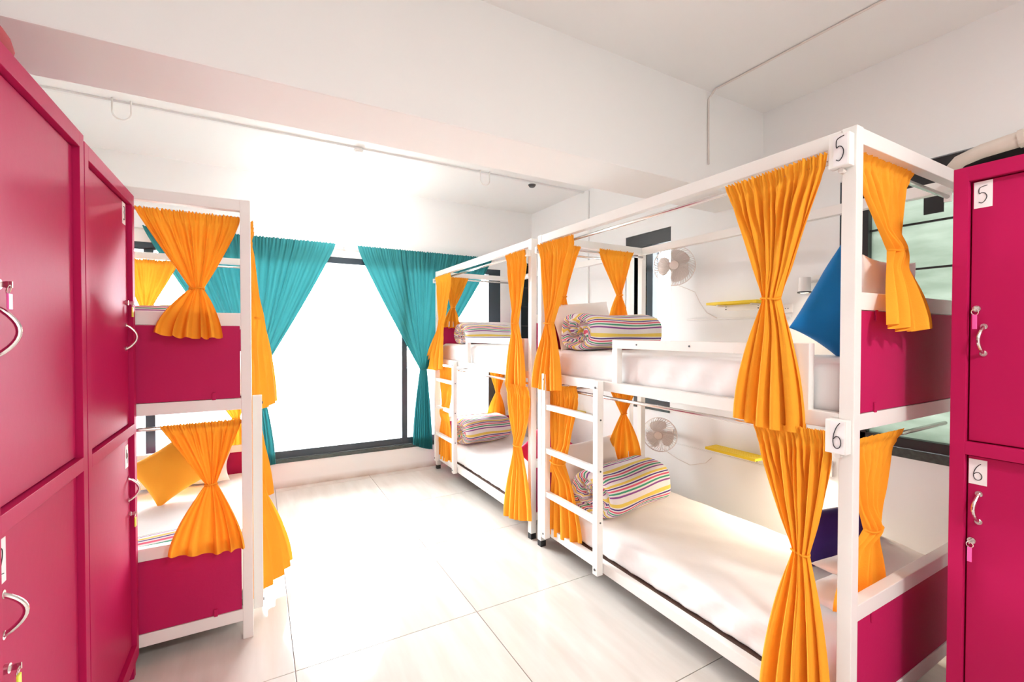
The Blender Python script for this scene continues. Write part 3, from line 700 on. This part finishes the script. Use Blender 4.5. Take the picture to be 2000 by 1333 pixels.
curtain('curtain', 'orange tied curtain at the far end of upper bunk 5, on the wall side', ORANGE, 'x', 2.497, (2.098, 2.420), 2.296, (2.190, 2.390), 2.012, 1.704, 1.50, .048, 9, .013, 7, OC, -1)
curtain('curtain', 'orange curtain at the far end of upper bunk 5, half hidden behind the front one', ORANGE, 'x', 2.497, (1.700, 1.935), 1.785, (1.690, 1.868), 2.012, 1.672, 1.50, .060, 8, .012, 8, OC, -1)
curtain('curtain', 'orange tied curtain at the far end of lower bunk 6, on the wall side', ORANGE, 'x', 2.497, (2.190, 2.500), 2.344, (2.165, 2.520), 1.058, .835, .50, .045, 9, .013, 9, OC, -1)
curtain('curtain', 'orange curtain edge at the far end of lower bunk 6, showing behind the ladder curtain', ORANGE, 'x', 2.497, (1.700, 1.905), 1.775, (1.690, 1.86), 1.058, .79, .50, .060, 8, .012, 10, OC, -1)
curtain('curtain', 'orange tied curtain on the front of the far right upper bunk, at its near end', ORANGE, 'y', F, (2.935, 2.660), 2.805, (2.955, 2.675), 1.990, 1.498, (1.035, 1.055), .070, 10, .016, 11, OC, -1)
curtain('curtain', 'orange tied curtain on the front of the far right lower bunk, at its near end', ORANGE, 'y', F, (2.935, 2.625), 2.769, (2.985, 2.600), 1.052, .632, (.055, .150), .080, 10, .016, 12, OC, -1, belly=.03)
curtain('curtain', 'orange tied curtain on the front of the far right upper bunk, at its window end', ORANGE, 'y', F, (4.450, 4.030), 4.290, (4.68, 4.235), 1.992, 1.515, (1.048, 1.072), .085, 10, .018, 13, OC, -1, flare=.02)
curtain('curtain', 'orange tied curtain behind the ladder of the far right lower bunk', ORANGE, 'y', 1.652, (4.450, 4.060), 4.288, (4.490, 4.120), 1.085, .640, (.13, .17), .140, 10, .016, 14, OC, -1)
curtain('curtain', 'pale orange tied curtain at the window end of the far right upper bunk', ORANGE, 'x', 4.497, (1.700, 1.980), 1.806, (1.690, 1.885), 2.012, 1.699, 1.50, .048, 9, .013, 15, OC, -1)
curtain('curtain', 'pale orange tied curtain at the window end of the far right lower bunk', ORANGE, 'x', 4.497, (2.225, 2.460), 2.344, (2.205, 2.440), 1.058, .770, .50, .050, 9, .013, 16, OC, -1)
curtain('curtain', 'orange tied curtain across the near end of the left upper bunk', ORANGE, 'x', 2.470, (-.450, -.066), -.236, (-.380, -.138), (1.950, 1.950), 1.624, (1.425, 1.405), .050, 12, .014, 17, OC, -1, flare=.115)
curtain('curtain', 'orange tied curtain across the near end of the left lower bunk', ORANGE, 'x', 2.470, (-.372, -.066), -.190, (-.340, -.052), (1.010, 1.015), .735, (.485, .455), .042, 10, .014, 18, OC, -1, flare=.115)
curtain('curtain', 'orange curtain at the window end of the left upper bunk, behind the lockers edge', ORANGE, 'x', 4.300, (-.890, -.525), -.730, (-.80, -.640), 1.965, 1.60, 1.46, .055, 10, .013, 19, OC, -1)
curtain('curtain', 'orange curtain at the window end of the left lower bunk, above its head rail', ORANGE, 'x', 4.375, (-.36, -.078), -.16, (-.26, -.085), 1.00, .72, .50, .055, 9, .012, 20, OC, 1)
curtain('curtain', 'orange curtain seen edge-on at the front of the left upper bunk', ORANGE, 'y', -.040, (2.50, 2.80), 2.62, (2.52, 2.86), 1.950, 1.50, 1.045, .050, 9, .012, 21, OC, 1, flare=.070, skew=3, lean=.065)
curtain('curtain', 'orange tied curtain on the left lower bunk front, flaring by the ladder foot', ORANGE, 'y', -.045, (2.53, 2.90), 2.74, (2.58, 2.96), 1.020, .62, (.090, .080), .060, 9, .018, 22, OC, 1, flare=.165, skew=3, lean=.05)
curtain('curtain', 'orange tied curtain on the front of the left lower bunk, at its window end', ORANGE, 'y', -.045, (3.98, 4.32), 4.18, (4.00, 4.30), 1.020, .62, .090, .060, 9, .014, 23, OC, 1, flare=.090, skew=3, lean=.06)
TC = 'teal curtains of the far window'
curtain('curtain', 'teal curtain left of the far window, tied back low beside the left bunk', TEAL, 'x', 4.612, (-.795, .655), -.03, (-.16, .140), 2.275, 1.04, (.24, .24), .085, 22, .014, 31, TC, -1, belly=.0)
curtain('curtain', 'teal curtain right of the far window, tied back at its right', TEAL, 'x', 4.612, (.852, 2.330), 1.52, (1.40, 1.62), 2.272, 1.052, (.270, .190), .075, 22, .014, 32, TC, -1, belly=.0)
t = thing('curtain_rod', 'thin white curtain rod above the far window', 'curtain rod', (.75, 4.61, 2.26))
obj('rod', cyl(BM(), (-1.0, 4.612, 2.262), (2.40, 4.612, 2.262), .007, 12), WHITEPL, t, smooth=True)
for x in (-.98, .735, 2.38): obj('bracket', box(b1(x-.006, x+.006, 4.612, YF, 2.256, 2.268), x-.012, x+.012, YF-.006, YF, 2.235, 2.29, bev=.002), WHITEPL, t)

# ------------------------------------------------------------------ wall fans
def fan(label, c, rad, face, seed, wall_y, cord):
    t = thing('wall_fan', label, 'fan', (XW, wall_y, c[2]), 'small fans in the right-hand bunk')
    az = math.atan2(face[1], face[0]); M = Matrix.Translation(c) @ Matrix.Rotation(az, 4, 'Z') @ Matrix.Rotation(R(90), 4, 'Y') # local z -> face
    def T(p): return M @ Vector(p)
    bm = BM()
    for z, r in ((.0, rad), (.012, rad*.995)):
        tube(bm, [T((r*math.cos(a), r*math.sin(a), z)) for a in [2*math.pi*k/48 for k in range(48)]], .0028, 6, closed=True)
    tube(bm, [T((rad*.25*math.cos(a), rad*.25*math.sin(a), .045)) for a in [2*math.pi*k/24 for k in range(24)]], .0014, 5, closed=True)
    for k in range(44):
        a = 2*math.pi*k/44; pts = []; pb = []
        for q in range(9):
            f = q/8; r = rad*(.22+.78*f); aa = a+.55*(1-f); z = .046*math.sqrt(max(0, 1-f**3)); 
            pts.append(T((r*math.cos(aa), r*math.sin(aa), z)))
            if k % 2 == 0: pb.append(T((r*math.cos(aa), r*math.sin(aa), -.040*math.sqrt(max(0, 1-f**3)))))
        tube(bm, pts, .0019, 4)
        if pb: tube(bm, pb, .0012, 4)
    obj('cage', bm, FANPL, t, smooth=True)
    obj('badge', cyl(BM(), T((0, 0, .040)), T((0, 0, .050)), rad*.22, 24), FANPL, t)
    for k in range(3):
        bm = BM(); a0 = 2*math.pi*k/3+seed; nR, nT = 10, 12; g = []
        for i in range(nR+1):
            f = i/nR; r = rad*(.12+.70*f); wd = .86*math.sin(math.pi*(.12+.66*f)); row = []
            for j in range(nT+1):
                u = j/nT*2-1; row.append(bm.verts.new(T((r*math.cos(a0+wd*u), r*math.sin(a0+wd*u), .010*u+.004*math.sin(3*f)))))
            g.append(row)
        for i in range(nR):
            for j in range(nT): bm.faces.new((g[i][j], g[i][j+1], g[i+1][j+1], g[i+1][j]))
        ret = bmesh.ops.solidify(bm, geom=list(bm.faces), thickness=.002)
        obj('blade', bm, FANPL, t, smooth=True)
    obj('motor', cyl(BM(), T((0, 0, -.02)), T((0, 0, -.085)), rad*.30, 24, rad*.2), FANPL, t)
    mp = T((0, 0, -.07))
    bm = BM(); tube(bm, [mp, (XW-.03, wall_y, c[2]-.01), (XW-.004, wall_y, c[2]-.01)], .010, 8); box(bm, XW-.012, XW, wall_y-.03, wall_y+.03, c[2]-.05, c[2]+.03, bev=.003)
    obj('bracket', bm, FANPL, t)
    obj('cord', tube(BM(), cord, .0025, 6), CASING, t, smooth=True)
fan('pale round fan on the wall of upper bunk 5, by the narrow window', (2.735, 2.375, 1.935), .148, (-.80, -.60), .5, 2.40,
    [(2.79, 2.40, 1.80), (2.872, 2.30, 1.74), (2.877, 2.26, 1.66), (2.877, 2.20, 1.58), (2.877, 2.11, 1.535)])
fan('pale round fan on the wall of lower bunk 6, below the deck', (2.725, 2.50, .640), .132, (-.86, -.50), 1.2, 2.53,
    [(2.78, 2.53, .52), (2.872, 2.45, .44), (2.877, 2.34, .42), (2.877, 2.20, .47), (2.877, 2.15, .52)])

# wall conduits, shelves, reading lamps, outlets
tag(obj('cable_trunking', b1(XW-.010, XW, 1.60, 2.375, 1.525, 1.536, bev=.001), CASINGW), 'thin horizontal trunking on the wall of upper bunk 5 below the shelf', 'trunking')
tag(obj('cable_trunking', b1(XW-.010, XW, 1.40, 2.78, .553, .564, bev=.001), CASINGW), 'thin horizontal trunking on the wall of lower bunk 6 behind the fan', 'trunking')
def shelf(label, ya, yb, z, grp='yellow slotted wall shelves'):
    t = thing('wall_shelf', label, 'shelf', (XW, (ya+yb)/2, z), grp)
    bm = BM(); x0, x1 = XW-.125, XW-.002
    box(bm, x0, x0+.010, ya, yb, z-.018, z, bev=.001); box(bm, x1-.010, x1, ya, yb, z-.018, z, bev=.001)
    box(bm, x0+.009, x1-.009, ya, ya+.010, z-.018, z); box(bm, x0+.009, x1-.009, yb-.010, yb, z-.018, z)
    obj('shelf_frame', bm, YELLOW, t)
    n = 22; bm = BM()
    for k in range(n):
        y = ya+.018+(yb-ya-.036)*k/(n-1); box(bm, x0+.009, x1-.009, y-.005, y+.005, z-.006, z-.001)
    o = obj('slotted_tread', bm, YELLOW, t); o['kind'] = 'stuff'
    yl, yh = ya+.05, yb-.06
    bm = BM(); box(bm, XW-.006, XW, yl, yh, z-.060, z-.018, bev=.001)
    for y in (yl, yh-.012): box(bm, x0+.03, XW-.004, y, y+.012, z-.030, z-.018)
    br = obj('bracket', bm, WHITEPL, t)
    bm = BM()
    for y in (yl+.012, yh-.012):
        for dz in (-.030, -.048): cyl(bm, (XW-.005, y, z+dz), (XW-.009, y, z+dz), .004, 8)
    obj('screw', bm, GREYPL, br)
shelf('yellow slotted metal shelf on the wall of upper bunk 5', 1.745, 2.115, 1.643)
shelf('yellow slotted metal shelf on the wall of lower bunk 6', 1.745, 2.115, .625)
shelf('yellow shelf on the wall of the far right lower bunk, seen through the ladder', 3.60, 3.86, .640)
def wall_lamp(label, y, z, e):
    t = thing('reading_lamp', label, 'lamp', (XW, y, z), 'wall reading lamps of the right-hand bunk')
    obj('wall_plate', cyl(BM(), (XW, y-.03, z+.03), (XW-.014, y-.03, z+.03), .036, 24), WHITEPL, t)
    obj('arm', tube(BM(), [(XW-.012, y-.03, z+.03), (XW-.045, y-.018, z+.028), (XW-.07, y, z+.01)], .008, 8), WHITEPL, t, smooth=True)
    sh = obj('lamp_head', cyl(BM(), (XW-.085, y, z+.048), (XW-.090, y, z-.035), .030, 28, .032), WHITEPL, t)
    obj('rim', tube(BM(), [(XW-.090+.0325*math.cos(a), y+.0325*math.sin(a), z-.038) for a in [2*math.pi*k/28 for k in range(28)]], .005, 8, closed=True), GREYPL, sh, smooth=True)
    obj('lens', cyl(BM(), (XW-.090, y, z-.0375), (XW-.090, y, z-.040), .028, 24), LAMPON, sh)
    light('reading_lamp_glow', 'SPOT', (XW-.092, y, z-.048), e, (1.0, .84, .62), (R(6), R(32), 0), spot_size=R(150), spot_blend=.8, shadow_soft_size=.03)
wall_lamp('small white reading lamp, switched on, on the wall of upper bunk 5', 1.475, 1.705, 4)
wall_lamp('small white reading lamp on the wall of lower bunk 6, behind the orange curtain', 1.44, .80, 18)
def outlet(label, y0, y1, z0, z1):
    t = thing('wall_outlet', label, 'outlet', (XW, (y0+y1)/2, z0))
    obj('plate', b1(XW-.012, XW, y0, y1, z0, z1, bev=.003), WHITEPL, t)
    bm = BM(); yc, zc = (y0+y1)/2, (z0+z1)/2
    for d in (-.008, .008): cyl(bm, (XW-.0115, yc+d, zc), (XW-.0135, yc+d, zc), .003, 8)
    obj('socket', bm, GREYPL, t)
outlet('white outlet plate on the wall of upper bunk 5 by the trunking end', 1.585, 1.655, 1.555, 1.610)
outlet('white outlet plate on the wall of lower bunk 6 beside the corner post', 1.355, 1.415, .600, .690)
